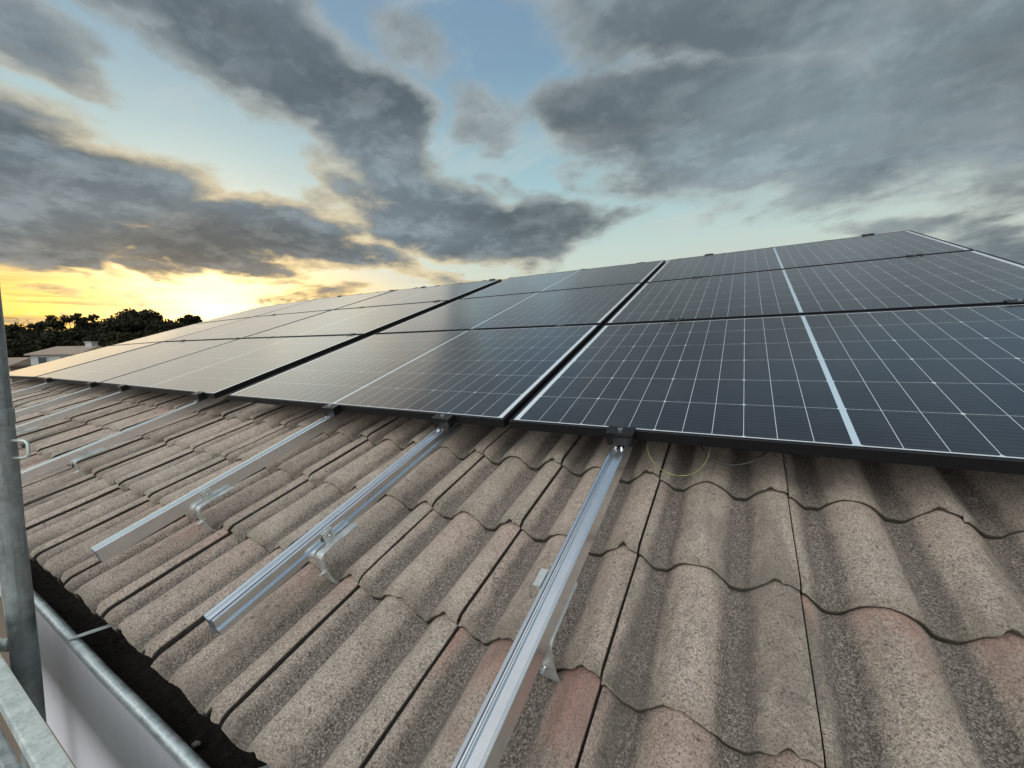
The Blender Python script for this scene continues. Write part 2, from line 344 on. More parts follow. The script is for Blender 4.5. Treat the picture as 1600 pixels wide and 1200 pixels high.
def copy_tree(src, mw_):
    r = src.copy(); COL.objects.link(r); r.matrix_world = mw_
    for ch in src.children:
        c = ch.copy(); COL.objects.link(c); c.parent = r
        for g in ch.children:
            d = g.copy(); COL.objects.link(d); d.parent = c
    return r

# ------------------------------------------------------------------ ground
bm = bmesh.new()
n_ = 24; gs = []
for i in range(n_+1):
    gs.append([bm.verts.new((-900+1800*i/n_, -900+1800*j/n_, 0)) for j in range(n_+1)])
for i in range(n_):
    for j in range(n_): bm.faces.new((gs[i][j], gs[i+1][j], gs[i+1][j+1], gs[i][j+1]))
m, t, b = mat('dry lawn', (.08, .08, .045), .95)
p = pos(t); n = t.noise(p, .35, 6, .65); n2 = t.noise(p, 6, 5, .7); t.put(b.inputs['Base Color'], t.mix(t.m('ADD', t.m('MULTIPLY', n, .6), t.m('MULTIPLY', n2, .4)), (.035, .042, .018), (.15, .125, .08)))
struct(mesh_obj('ground', bm, m))
bm = bmesh.new(); box(bm, -11, 3.2, -4.2, -.25, -.02, .025)
m, t, b = mat('terrace paving', (.28, .20, .15), .85)
p = pos(t); br = t.new('ShaderNodeTexBrick'); t.put(br.inputs['Vector'], p); br.inputs['Scale'].default_value = 2.6; br.inputs['Color1'].default_value = (.20, .13, .09, 1); br.inputs['Color2'].default_value = (.26, .18, .13, 1); br.inputs['Mortar'].default_value = (.10, .08, .07, 1); br.inputs['Mortar Size'].default_value = .012
t.put(b.inputs['Base Color'], br.outputs[0])
struct(mesh_obj('terrace', bm, m))

# ------------------------------------------------------------------ the house and its tiled roof
house = empty('house', Matrix.Translation((-3.5, 0, 0)), 'house under weathered concrete double-roll roof tiles carrying the solar panels', 'house')
hm = house.matrix_world.inverted()
def to_house(o): o.parent = house; o.matrix_parent_inverse = hm; return o
FR = [-.921, -.592, -.293, .012] + [.012+.303*i for i in range(1, 12)]     # front edge of every course
TW = .3025; U0 = .7625; HR = .045
CR = [-.026, .1245, .2765]
VERGE_R = U0+4*TW; NLEFT = 27
def prof(x):
    """height of the double-roll section at x (0 = joint)"""
    h = np.zeros_like(x)
    for c in CR:
        d = np.clip(np.abs(x-c)/.064, 0, 1)
        arc = np.sqrt(np.maximum(0, 1-(d*.985)**2)); foot = .5+.5*np.cos(np.pi*d)
        h = np.maximum(h, np.where(d < .80, arc, 0)*.55+foot*.45 if False else (arc*(1-d**5)*.62+foot*.38))
    return h
V_, F_, A_, L_, W_ = [], [], [], [], []; vbase = 0
WORN = {(0, 1): .75, (1, 1): .85, (-2, 0): .95, (-4, 0): .35, (-3, 1): .3, (-6, 0): .4, (2, 1): .7, (-5, 0): .2, (0, 2): .12, (1, 2): .15, (-1, 0): .35, (-1, 1): 0, (-2, 1): .1, (0, 0): .1}
def add_tile(iu, k, hires):
    global vbase
    r = np.random.default_rng((iu+60)*97+k*13+5)
    nx, ny = (46, 16) if hires else (22, 4)
    u0 = U0+iu*TW; v0 = FR[k]; ln = (FR[k+1]-v0 if k+1 < len(FR) else .303)+.035
    xs = np.linspace(.0018+.0012*r.random(), TW-.0006-.0008*r.random(), nx+1)
    e = np.linspace(0, 1, ny+1)**1.4 if hires else np.linspace(0, 1, ny+1)
    X, E = np.meshgrid(xs, e)
    hp = prof(X)
    # ragged cut lip
    rag = np.zeros(nx+1)
    if hires:
        w_ = r.normal(0, 1, nx+1); w_ = np.convolve(w_, [.25, .5, .25], 'same'); rag = w_*.0019+.0016*np.sin(xs*70+r.random()*6)
        c = TW-.030-.012*r.random(); dd = np.abs(xs-c); rag += np.where(dd < .011, .011*(1-dd/.011)**.5*(.4+.9*r.random()), 0)       # notch beside the joint
        if r.random() < .4:
            c = r.uniform(.02, .26); dd = np.abs(xs-c); rag += np.where(dd < .013, .004*(1-dd/.013), 0)
    Y = E*ln + rag[None, :]*(1-E)**6
    nose = (1-np.clip(Y/.024, 0, 1))**2.2*(.0035+.0085*hp)
    tilt = -.0205*E
    slope_u = r.normal(0, .0022); slope_v = r.normal(0, .0016); off = r.normal(0, .0009)
    Z = -.1335-HR+hp*HR + tilt - nose + off + (X/TW-.5)*slope_u
    Z += np.where(X > TW-.022, .0022, 0) - np.where(X < .006, .0050, 0)
    if hires:
        Z += r.normal(0, .0002, Z.shape) + .0007*np.sin(X*55+r.random()*6)*np.sin(Y*23+r.random()*6)
    yo = r.normal(0, .0028); skew = r.normal(0, .004)
    U = u0+X; Vv = v0+Y+yo+skew*(X-TW/2)
    Z = Z+np.interp(-U, [0, 1, 2, 3, 4, 5, 6, 7.5, 10, 12], [0, .008, .023, .04, .057, .070, .076, .064, .05, .04])
    th = .0175
    top = np.stack([U, Vv, Z], -1).reshape(-1, 3)
    fr = np.stack([U[0], Vv[0]+.003, Z[0]+nose[0]-th], -1)
    lf = np.stack([U[:, 0], Vv[:, 0], Z[:, 0]-th], -1); rt = np.stack([U[:, -1], Vv[:, -1], Z[:, -1]-th], -1)
    vv = np.concatenate([top, fr, lf, rt]); N1 = (nx+1)
    idx = np.arange((nx+1)*(ny+1)).reshape(ny+1, nx+1)
    q = np.stack([idx[:-1, :-1], idx[:-1, 1:], idx[1:, 1:], idx[1:, :-1]], -1).reshape(-1, 4)
    o1 = (nx+1)*(ny+1); f1 = np.arange(nx)
    q2 = np.stack([o1+f1, o1+f1+1, idx[0, 1:], idx[0, :-1]], -1)
    o2 = o1+N1; g1 = np.arange(ny)
    q3 = np.stack([o2+g1, idx[:-1, 0], idx[1:, 0], o2+g1+1], -1)
    o3 = o2+ny+1
    q4 = np.stack([idx[:-1, -1], o3+g1, o3+g1+1, idx[1:, -1]], -1)
    rnd = r.random()
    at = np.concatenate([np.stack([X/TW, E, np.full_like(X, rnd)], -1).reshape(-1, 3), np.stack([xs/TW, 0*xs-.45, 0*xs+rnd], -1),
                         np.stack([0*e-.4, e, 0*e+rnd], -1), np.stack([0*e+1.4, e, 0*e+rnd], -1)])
    lv = np.concatenate([hp.ravel(), hp[0]*.5, 0*e, 0*e])
    V_.append(vv); F_.append(np.concatenate([q, q2, q3, q4])+vbase); A_.append(at); L_.append(lv); W_.append(np.full(len(vv), WORN.get((iu, k), .5*max(0, r.random()-.86)/.14), dtype=np.float32)); vbase += len(vv)
for k in range(len(FR)):
    for i in range(-NLEFT, 4):
        u = U0+i*TW
        if k >= 5 and not (-2.6 < u < -1.3): continue          # under the modules nothing of the tiles is seen
        add_tile(i, k, k <= 4 and u > -4.2)
def np_mesh(name, V, F, m):
    me = bpy.data.meshes.new(name); me.vertices.add(len(V)); me.vertices.foreach_set('co', V.astype(np.float32).ravel())
    me.loops.add(F.size); me.loops.foreach_set('vertex_index', F.astype(np.int32).ravel())
    me.polygons.add(len(F)); me.polygons.foreach_set('loop_start', np.arange(0, F.size, F.shape[1], dtype=np.int32))
    me.update(calc_edges=True); me.validate()
    if m: me.materials.append(m)
    return me
TV = np.concatenate(V_); TF = np.concatenate(F_); TA = np.concatenate(A_).astype(np.float32); TL = np.concatenate(L_).astype(np.float32)
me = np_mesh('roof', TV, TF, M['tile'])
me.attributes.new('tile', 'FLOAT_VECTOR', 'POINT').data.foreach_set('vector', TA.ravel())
me.attributes.new('lift', 'FLOAT', 'POINT').data.foreach_set('value', TL)
me.polygons.foreach_set('use_smooth', np.ones(len(TF), dtype=bool))
me.attributes.new('worn', 'FLOAT', 'POINT').data.foreach_set('value', np.concatenate(W_))
sh = me.attributes.get('sharp_edge') or me.attributes.new('sharp_edge', 'BOOLEAN', 'EDGE')
def edge_sharp(me, ang):
    b2 = bmesh.new(); b2.from_mesh(me)
    for e_ in b2.edges:
        if len(e_.link_faces) == 2 and e_.calc_face_angle(0) > ang: e_.smooth = False
    b2.to_mesh(me); b2.free()
edge_sharp(me, R(40))
roof = bpy.data.objects.new('roof', me); COL.objects.link(roof); roof.matrix_world = MR; 
roof.parent = house; roof.matrix_parent_inverse = hm
# boarded deck below the tiles, front slope and back slope
RL, RRt = U0-NLEFT*TW, VERGE_R; VT = 3.66
bm = bmesh.new()
us = [RL+.02+(RRt-RL-.04)*i/20 for i in range(21)]
for a, b_ in zip(us, us[1:]):
    za, zb = lift(a)-.205, lift(b_)-.205
    q = [(a, -.85, za), (b_, -.85, zb), (b_, VT, zb), (a, VT, za), (a, -.85, za-.03), (b_, -.85, zb-.03), (b_, VT, zb-.03), (a, VT, za-.03)]
    q = [bm.verts.new(MR@Vector(c)) for c in q]
    for f in ((0, 1, 2, 3), (7, 6, 5, 4), (0, 4, 5, 1), (2, 6, 7, 3)): bm.faces.new([q[i] for i in f])
to_house(mesh_obj('roof_deck', bm, M['deck']))
ry = VT*CA; rz = H0+VT*SA-.2
bm = bmesh.new()
q = [bm.verts.new(c) for c in ((RL, ry, rz+.02), (RRt, ry, rz+.02), (RRt, ry+4.2, rz-1.45), (RL, ry+4.2, rz-1.45), (RL, ry, rz-.05), (RRt, ry, rz-.05), (RRt, ry+4.2, rz-1.52), (RL, ry+4.2, rz-1.52))]
for f in ((0, 1, 2, 3), (7, 6, 5, 4), (0, 4, 5, 1), (1, 5, 6, 2), (2, 6, 7, 3), (3, 7, 4, 0)): bm.faces.new([q[i] for i in f])
m, t, b = mat('back slope tiles', (.26, .22, .19), .9); p = pos(t); wv = t.new('ShaderNodeTexWave', bands_direction='X'); t.put(wv.inputs['Vector'], p); wv.inputs['Scale'].default_value = 2.1
bump(t, b, wv.outputs['Fac'], .8, .03); t.put(b.inputs['Base Color'], t.mix(t.noise(p, 9, 5, .7), (.15, .13, .11), (.33, .28, .24)))
to_house(mesh_obj('rear_roof', bm, m))
# walls with gables
bm = bmesh.new()
x0, x1, y0, y1 = RL+.12, RRt-.10, -.42, ry+3.9
pf = [(y0, 0), (y0, H0+y0*SA/CA-.30), (ry, rz-.07), (y1, rz-1.40), (y1, 0)]
a = [bm.verts.new((x0, y, z)) for y, z in pf]; c = [bm.verts.new((x1, y, z)) for y, z in pf]
bm.faces.new(a[::-1]); bm.faces.new(c)
bm.faces.new((a[0], a[1], c[1], c[0])); bm.faces.new((a[3], a[4], c[4], c[3]))
to_house(mesh_obj('wall', bm, M['wall']))
# half-round ridge tiles, lapped
bm = bmesh.new()
L = .40; u = 1.70
while u > RL:
    z = lift(u-L/2)
    zc = -.138+z; pts = []
    for (uu, rr) in ((u, .112), (u-.035, .112), (u-.05, .100), (u-L-.03, .094)):
        pts.append([(uu, VT+rr*1.15*math.sin(th), zc+rr*math.cos(th)-.0) for th in [R(-95+190*i/14) for i in range(15)]])
    vsx = [[bm.verts.new(MR@Vector(c)) for c in ring] for ring in pts]
    for r0, r1 in zip(vsx, vsx[1:]):
        for i in range(14): bm.faces.new((r0[i], r0[i+1], r1[i+1], r1[i]))
    cap = [bm.verts.new(MR@Vector((pts[0][i][0], VT+(pts[0][i][1]-VT)*.86, zc+(pts[0][i][2]-zc)*.86))) for i in range(15)]
    for i in range(14): bm.faces.new((vsx[0][i+1], vsx[0][i], cap[i], cap[i+1]))
    u -= L
m, t, b = mat('ridge tile', (.34, .26, .2), .9); p = pos(t); n = t.noise(p, 60, 5, .7); t.put(b.inputs['Base Color'], t.mix(n, (.16, .12, .09), (.46, .34, .26))); bump(t, b, n, .6, .002)
to_house(mesh_obj('ridge', bm, m, smooth=True))
# gutter: zinc trough hung below the eave
GY, GZ = -.853, H0-.518
bm = bmesh.new()
tube(bm, [(RL-.05+i*(RRt+.05-RL)/40, GY+.0015*math.sin(i*1.7), GZ+.001*math.sin(i*2.3)) for i in range(41)], .0125, 14)
gut = to_house(mesh_obj('gutter', bm, M['zinc'], smooth=True))
bm = bmesh.new()
XS = -1.40
box(bm, RL, XS-.004, GY-.004, GY-.001, H0-.652, GZ-.006)
box(bm, XS, RRt+.04, GY-.006, GY-.002, H0-.92, GZ-.006)
to_house(mesh_obj('fascia_panel', bm, M['fascia']))
bm = bmesh.new()
box(bm, RL, RRt+.04, -.700, -.697, H0-.66, H0-.44); box(bm, RL, RRt+.04, GY, -.697, H0-.664, H0-.66)
to_house(mesh_obj('gutter_trough', bm, M['deck']))
# litter lying in the trough
bm = bmesh.new(); nx, ny = 900, 14; xa, xb = -6.5, RRt+.02; g = []
hh = rng.random((nx+1, ny+1)); 
for i in range(nx+1):
    g.append([bm.verts.new((xa+(xb-xa)*i/nx, GY+.003+(.150)*j/ny, H0-.618+.009*hh[i, j]**2+.012*math.sin(i*.11)*math.sin(i*.023+j*.3))) for j in range(ny+1)])
for i in range(nx):
    for j in range(ny): bm.faces.new((g[i][j], g[i+1][j], g[i+1][j+1], g[i][j+1]))
lit = mesh_obj('leaf_litter', bm, M['litter']); lit['kind'] = 'stuff'; lit['label'] = 'black leaf litter and moss filling the gutter'; lit['category'] = 'leaf litter'
for (sx, se) in ((-.80, 0), (-.055, .01), (-1.62, 0), (.70, 0), (-2.4, 0), (-3.2, 0), (1.45, 0)):
    bm = bmesh.new()
    a, b_ = Vector((sx-.045, GY-.006, GZ+.012)), Vector((sx+.055, -.795, GZ+.050))
    d = (b_-a).normalized(); s = d.cross(Vector((0, 0, 1))).normalized()*.008; upv = s.cross(d).normalized()*.0016
    vv = [bm.verts.new(c+o1+o2) for c in (a, b_) for o1 in (s, -s) for o2 in (upv, -upv)]
    for f in ((0, 1, 3, 2), (4, 6, 7, 5), (0, 4, 5, 1), (2, 3, 7, 6), (0, 2, 6, 4), (1, 5, 7, 3)): bm.faces.new([vv[i] for i in f])
    o = mesh_obj('gutter_strap', bm, M['zinc']); o.parent = gut
def stone(loc, s, label):
    bm = bmesh.new(); bmesh.ops.create_icosphere(bm, subdivisions=3, radius=1)
    for v in bm.verts: v.co = Vector((v.co.x*s, v.co.y*s*.75, v.co.z*s*.55))*(1+.13*math.sin(v.co.x*4+v.co.y*5)+.05*random.random())
    o = mesh_obj('pebble', bm, M['pebble'], smooth=True); o.location = loc; o.rotation_euler = (0, .2, random.random()*3); tag(o, label, 'pebble')
stone((-.335, -.792, H0-.604), .0085, 'small pale pebble lying on the black litter in the gutter')

# ------------------------------------------------------------------ solar panels
def panel_meshes():
    bm = bmesh.new(); T = .030; fw = .011
    # frame: outer wall, top lip, inner wall
    o0 = [(0, 0), (PW, 0), (PW, PH), (0, PH)]; c = .0012
    def ring(off, z):
        return [bm.verts.new((x+(off if x == 0 else -off), y+(off if y == 0 else -off), z)) for x, y in o0]
    rs = [ring(.0, -T), ring(0, -c), ring(c, 0), ring(fw-.001, 0), ring(fw, -.0012), ring(fw, -.006)]
    for a, b_ in zip(rs, rs[1:]):
        for i in range(4): bm.faces.new((a[i], a[(i+1) % 4], b_[(i+1) % 4], b_[i]))
    inn = ring(.028, -T); inn2 = ring(.028, -T+.002); inn3 = ring(.002, -T+.002)
    for a, b_ in ((inn, rs[0]), (inn2, inn), (inn3, inn2)):
        for i in range(4): bm.faces.new((a[i], a[(i+1) % 4], b_[(i+1) % 4], b_[i]))
    fr = mesh_obj('frame', bm, M['frame'])
    bm = bmesh.new()
    q = [bm.verts.new((x, y, -.0016)) for x, y in ((fw-.0005, fw-.0005), (PW-fw+.0005, fw-.0005), (PW-fw+.0005, PH-fw+.0005), (fw-.0005, PH-fw+.0005))]
    bm.faces.new(q)
    q = [bm.verts.new((x, y, -.0066)) for x, y in ((fw-.0005, fw-.0005), (PW-fw+.0005, fw-.0005), (PW-fw+.0005, PH-fw+.0005), (fw-.0005, PH-fw+.0005))]
    bm.faces.new(q[::-1])
    gl = mesh_obj('glass', bm, M['cells'])
    return fr, gl
URS = [PW, -.020, -1.922, -1.922-PW-.016, -1.922-2*(PW+.016)]
GAP = .022
rowname = ['bottom-row', 'middle-row', 'top-row']
coldesc = ['at the right of the roof, nearest the camera', 'left of the nearest dark gap, second column from the right', 'just left of the wide gap showing a rail',
           'second column from the far left end', 'at the far left end in the sunset glare']
gloss = ['dark glass with crisp white cell lines', 'grey-reflecting glass', 'yellow-grey reflecting glass', 'pale glowing glass', 'golden glowing glass']
first = None
for ci in range(5):
    ur = URS[ci]; ul = ur-PW; nr = max(0, lift(ur)) if ur < 0 else 0; nl = lift(ul)+.0
    if ci == 0: nr = nl = 0
    if ci == 1: nr = .003
    tl = math.atan2(nl-nr, PW)
    for r in range(3):
        jit = random.uniform(-.0010, .0010)
        mwp = RP(ul, r*(PH+GAP), nl+jit, Matrix.Rotation(tl, 4, 'Y') @ Matrix.Rotation(random.uniform(-.0012, .0012), 4, 'X'))
        lab = f'{rowname[r]} solar panel {coldesc[ci]}'
        if first is None:
            root = empty('solar_panel', mwp); fr, gl = panel_meshes(); fr.parent = root; gl.parent = root; first = root
        else: root = copy_tree(first, mwp)
        tag(root, lab, 'solar panel', 'solar panels laid in three rows on the roof')

# ------------------------------------------------------------------ mounting rails
PROF = [(0, -.042), (0, -.028), (.006, -.028), (.006, -.014), (0, -.014), (0, -.0012), (.0012, 0), (.0070, 0), (.0080, -.0035), (.0100, -.0040), (.0105, -.012), (.0135, -.012), (.0138, -.0005), (.0150, 0), (.0165, -.0055),
        (.0320, -.0065), (.0340, -.0008), (.0350, 0), (.0390, 0), (.040, -.0012), (.040, -.042)]
def make_rail(v0, v1, flip=False):
    bm = bmesh.new(); PROF_ = [(.04-x, z) for x, z in PROF][::-1] if flip else PROF; n = len(PROF); rings = []
    for v in [v0+(v1-v0)*i/12 for i in range(13)]:
        rings.append([bm.verts.new((x-.020, v, z)) for x, z in PROF_])
    for a, b_ in zip(rings, rings[1:]):
        for i in range(n): bm.faces.new((a[i], b_[i], b_[(i+1) % n], a[(i+1) % n]))
    # inner chamber wall makes the cut end read as a thin-walled extrusion
    rings = []
    for v in (v0+.0, v0+.3):
        rings.append([bm.verts.new((x-.020, v, z)) for x, z in ((.0018, -.0402), (.0018, -.0300), (.0085, -.0300), (.0085, -.0138), (.0315, -.0138), (.0315, -.0300), (.0382, -.0300), (.0382, -.0402))])
    for i in range(8): bm.faces.new((rings[0][i], rings[0][(i+1) % 8], rings[1][(i+1) % 8], rings[1][i]))
    bm.faces.new(rings[1])
    return mesh_obj('mounting_rail', bm, M['alu'])
RAILS = [(.368, -.96, 0), (-.262, -.838, 0), (-.880, -.848, .006), (-2.065, -1.02, .016), (-3.19, -1.0, .040), (-3.805, -1.0, .050), (-4.95, -1.0, .068), (1.517, -.62, 0)]
RLAB = ['bare aluminium rail nearest the camera, running off the bottom of the photo', 'aluminium rail second from the camera, cut end showing side slots',
        'aluminium rail third from the camera, cut end near the eave', 'aluminium rail running up through the wide gap between panels', 'aluminium rail third from the far left end',
        'aluminium rail second from the far left end', 'farthest aluminium rail, at the left end of the roof', 'aluminium rail hidden under the right half of the nearest panels']
for (u, v0, nn), lb in zip(RAILS, RLAB):
    o = make_rail(v0, 3.47, u == -.262); o.matrix_world = RP(u, 0, nn-.031)
    tag(o, lb, 'mounting rail', 'aluminium mounting rails running up the roof')
del o

# ------------------------------------------------------------------ clamps
def make_end_clamp():
    root = empty('end_clamp')
    bm = bmesh.new()
    box(bm, -.036, .036, -.033, -.003, -.0325, .002, .0012)        # body in front of the frame
    box(bm, -.038, .038, -.035, .006, .0022, .0055, .0008)          # lip over the frame
    box(bm, -.036, .036, -.0365, -.0332, -.032, -.006, .0006)
    body = mesh_obj('clamp_body', bm, M['black'], root)
    bm = bmesh.new(); cyl(bm, (0, -.016, .0055), (0, 0, 1), .0065, .005, 16); 
    bl = mesh_obj('bolt', bm, M['steel'], root)
    bm = bmesh.new(); cyl(bm, (0, -.016, .0106), (0, 0, 1), .0030, .0004, 6); sk = mesh_obj('hex_socket', bm, M['black'], bl)
    bm = bmesh.new(); box(bm, -.011, -.006, -.046, -.034, -.040, -.030, .001); box(bm, .004, .009, -.044, -.034, -.040, -.031, .001); mesh_obj('slot_nut', bm, M['steel'], root)
    return root
def make_mid_clamp():
    root = empty('mid_clamp')
    bm = bmesh.new(); box(bm, -.034, .034, -.020, .020, .0008, .0042, .0008); box(bm, -.034, .034, -.0095, .0095, -.03, .0008)
    mesh_obj('clamp_body', bm, M['black'], root)
    bm = bmesh.new(); cyl(bm, (0, 0, .0042), (0, 0, 1), .0062, .0045, 12); mesh_obj('bolt', bm, M['steel'], root)
    return root
EC = MC = None
near = ['the rail nearest the camera', 'the second rail from the camera', 'the third rail from the camera', 'the rail by the wide gap', 'the third rail from the far end', 'the second rail from the far end', 'the farthest rail', 'the hidden rail at the right']
for i, (u, v0, nn) in enumerate(RAILS):
    tlt = Matrix.Rotation(math.atan2(lift(u-.5)-lift(u+.5), 1.0), 4, 'Y') if u < 0 else Matrix.Identity(4)
    nz = nn+(.001 if i < 3 else .002)
    if i == 3: nz = lift(-2.0)+.002
    mwc = RP(u, 0, nz, tlt)
    if EC is None: EC = make_end_clamp(); EC.matrix_world = mwc; o = EC
    else: o = copy_tree(EC, mwc)
    tag(o, f'black end clamp, lower panel edge, on {near[i]}', 'clamp', 'black end clamps along the lower panel edge')
    mwc = RP(u, 3*PH+2*GAP, nz, tlt @ Matrix.Rotation(math.pi, 4, 'Z')); o = copy_tree(EC, mwc)
    tag(o, f'black end clamp, top panel edge, on {near[i]}', 'clamp', 'black end clamps along the top panel edge')
    for r in (1, 2):
        mwc = RP(u, r*(PH+GAP)-GAP/2, nz, tlt)
        if MC is None: MC = make_mid_clamp(); MC.matrix_world = mwc; o = MC
        else: o = copy_tree(MC, mwc)
        tag(o, f'black clamp in the {"lower" if r == 1 else "upper"} row gap, on {near[i]}', 'clamp', 'middle clamps between the panel rows')

# ------------------------------------------------------------------ roof hooks
def strap(bm, path, x0, x1, th):
    """flat bar bent along path of (y,z)"""
    n = len(path); L_, R_ = [], []
    for i in range(n):
        a = Vector(path[max(i-1, 0)]); b_ = Vector(path[min(i+1, n-1)]); d = (b_-a).normalized(); nn = Vector((-d.y, d.x))*th/2
        c = Vector(path[i]); L_.append(c+nn); R_.append(c-nn)
    A = [[bm.verts.new((x, q.x, q.y)) for q in L_] for x in (x0, x1)]; B = [[bm.verts.new((x, q.x, q.y)) for q in R_] for x in (x0, x1)]
    for i in range(n-1):
        bm.faces.new((A[0][i], A[1][i], A[1][i+1], A[0][i+1])); bm.faces.new((B[0][i+1], B[1][i+1], B[1][i], B[0][i]))
        bm.faces.new((A[0][i+1], B[0][i+1], B[0][i], A[0][i])); bm.faces.new((A[1][i], B[1][i], B[1][i+1], A[1][i+1]))
    for i in (0, n-1): bm.faces.new((A[0][i], B[0][i], B[1][i], A[1][i]))
def make_hook(plate_side=1):
    root = empty('roof_hook')
    # local origin: rail centre at the lower edge of a tile course, z = 0 at rail underside
    bm = bmesh.new(); s = plate_side
    path = [(.010, -.125), (-.004, -.112), (-.013, -.095), (-.019, -.072), (-.022, -.045)]+\
           [(-.006+.016*math.cos(R(a)), -.012+.016*math.sin(R(a))) for a in (180, 155, 130, 110, 90)]+[(.03, .0035), (.095, .003), (.118, .002)]
    xa, xb = (.022, .050) if s > 0 else (-.010, .022)
    if s < 0: path = [(y, z-.0065) for y, z in path]
    strap(bm, path, xa, xb, .005)
    bmesh.ops.bevel(bm, geom=list(bm.edges), offset=.0006, segments=1, affect='EDGES')
    mesh_obj('strap', bm, M['hook'], root)
    bm = bmesh.new()
    if s > 0:
        box(bm, .0215, .0245, .018, .052, .004, .040, .0008); box(bm, .0245, .050, .018, .052, .0055, .0085, .0008); box(bm, .012, .0215, .018, .052, .0375, .040, .0006)
        bc = Vector((.0245, .035, .026)); ax = Vector((1, 0, 0))
    else:
        box(bm, -.0245, -.0215, .050, .090, -.004, .044, .0008); box(bm, -.036, -.0245, .050, .090, .040, .043, .0008)
        bc = Vector((-.0245, .07, .020)); ax = Vector((-1, 0, 0))
    br_ = mesh_obj('bracket', bm, M['hook'], root)
    bm = bmesh.new(); cyl(bm, bc, ax, .0095, .0012, 18); cyl(bm, bc, ax, .0065, .0065, 6); cyl(bm, bc, ax, .0035, .012, 10); mesh_obj('bolt', bm, M['steel'], root)
    bm = bmesh.new()
    xm = (xa+xb)/2
    cyl(bm, (xm, -.022, -.052), (0, -1, 0), .0065, .007, 6); cyl(bm, (xm, -.022, -.052), (0, -1, 0), .0035, .020, 10)
    cyl(bm, (xm, -.019, -.052), (0, 1, 0), .006, .006, 6)
    mesh_obj('locking_bolt', bm, M['steel'], root)
    return root
HK = None
for i, (u, v, lab) in enumerate([(-.262, -.594, 'bent galvanised roof hook bolted to the second rail from the camera'), (-.880, -.594, 'bent galvanised roof hook bolted to the third rail from the camera'),
                 (-2.065, -.594, 'small bent roof hook on the fourth rail, near the scaffold pole'), (-3.19, -.594, 'roof hook under the third rail from the far end'),
                 (-3.805, -.594, 'roof hook under the second rail from the far end'), (-4.95, -.594, 'roof hook under the farthest rail'),
                 ]):
    mwh = RP(u+.004, v, RAILS[i+1][2]-.073, Matrix.Diagonal((.86, .86, .9, 1)))
    if HK is None: HK = make_hook(1); HK.matrix_world = mwh; o = HK
    else: o = copy_tree(HK, mwh)
    tag(o, lab, 'roof hook', 'galvanised roof hooks fixing the rails')
o = make_hook(-1); o.matrix_world = RP(.368, -.594, -.073); tag(o, 'grey roof hook mostly hidden beneath the rail nearest the camera', 'roof hook', 'galvanised roof hooks fixing the rails')

# ------------------------------------------------------------------ loose wires under the near panel
def wire(name, pts, r, m, lab, cat):
    bm = bmesh.new(); tube(bm, [MR@Vector(q) for q in pts], r, 10); o = mesh_obj(name, bm, m, smooth=True); tag(o, lab, cat)
wire('earth_wire', bez((.430, .030, -.045), (.425, -.055, -.100), (.585, -.105, -.120), (.590, .030, -.045), 24), .0010, M['wire'], 'thin green-yellow earth wire looping down below the nearest panel', 'wire')
wire('cable', bez((.560, .050, -.045), (.590, -.035, -.088), (.680, -.020, -.082), (.730, .060, -.045), 20), .0026, M['cable'], 'black cable sagging out under the nearest panel edge', 'cable')

# ------------------------------------------------------------------ scaffold
sc = empty('scaffold', Matrix.Translation((-.92, -.92, 0)), 'galvanised steel scaffold standing beside the eave at the left', 'scaffold')
def to_sc(o, par=None):
    if par is None: o.parent = sc; o.matrix_parent_inverse = Matrix.Translation((.92, .92, 0))
    else: o.parent = par
    return o
bm = bmesh.new()
px_, py_ = -.937, -.925
zs = [0, 1, 2, 3]+[3+.04*i for i in range(1, 80)]
PL = lambda z: px_-.002+.030*(z-(H0-.50))
tube(bm, [(PL(z)+.0006*math.sin(z*9), py_+.0006*math.sin(z*13), z) for z in zs], .0265, 36, radii=[.0255+.0004*math.sin(z*21) for z in zs])
tube(bm, [(PL(H0+q), py_, H0+q) for q in (.066, .068, .106, .108)], .027, 36, radii=[.0262, .0275, .0275, .0262])
pole = to_sc(mesh_obj('pole', bm, M['galv'], smooth=True))
# locking loop on the pole
bm = bmesh.new(); lz = H0+.026; a = Vector((px_+.030, py_+.012, lz)); dv = Vector((.052, .036, 0)).normalized()
pt = [a, a+dv*.028, a+dv*.036+Vector((0, 0, -.003)), a+dv*.040+Vector((0, 0, -.010)), a+dv*.040+Vector((0, 0, -.034)), a+dv*.036+Vector((0, 0, -.041)), a+dv*.026+Vector((0, 0, -.044)), a+dv*.004+Vector((0, 0, -.044))]
tube(bm, pt, .0038, 10); o = mesh_obj('locking_loop', bm, M['galvlite'], smooth=True); to_sc(o)
# short spigots coming off the pole toward the left
for dz_ in (-.296, -.505):
    bm = bmesh.new(); a = Vector((px_-.015, py_-.02, H0+dz_)); d = Vector((-.93, -.35, 0)).normalized()
    tube(bm, [a, a+d*.012, a+d*.013, a+d*.16], .011, 16, radii=[.016, .016, .0115, .0115]); o = mesh_obj('spigot', bm, M['galvlite'], smooth=True); to_sc(o)
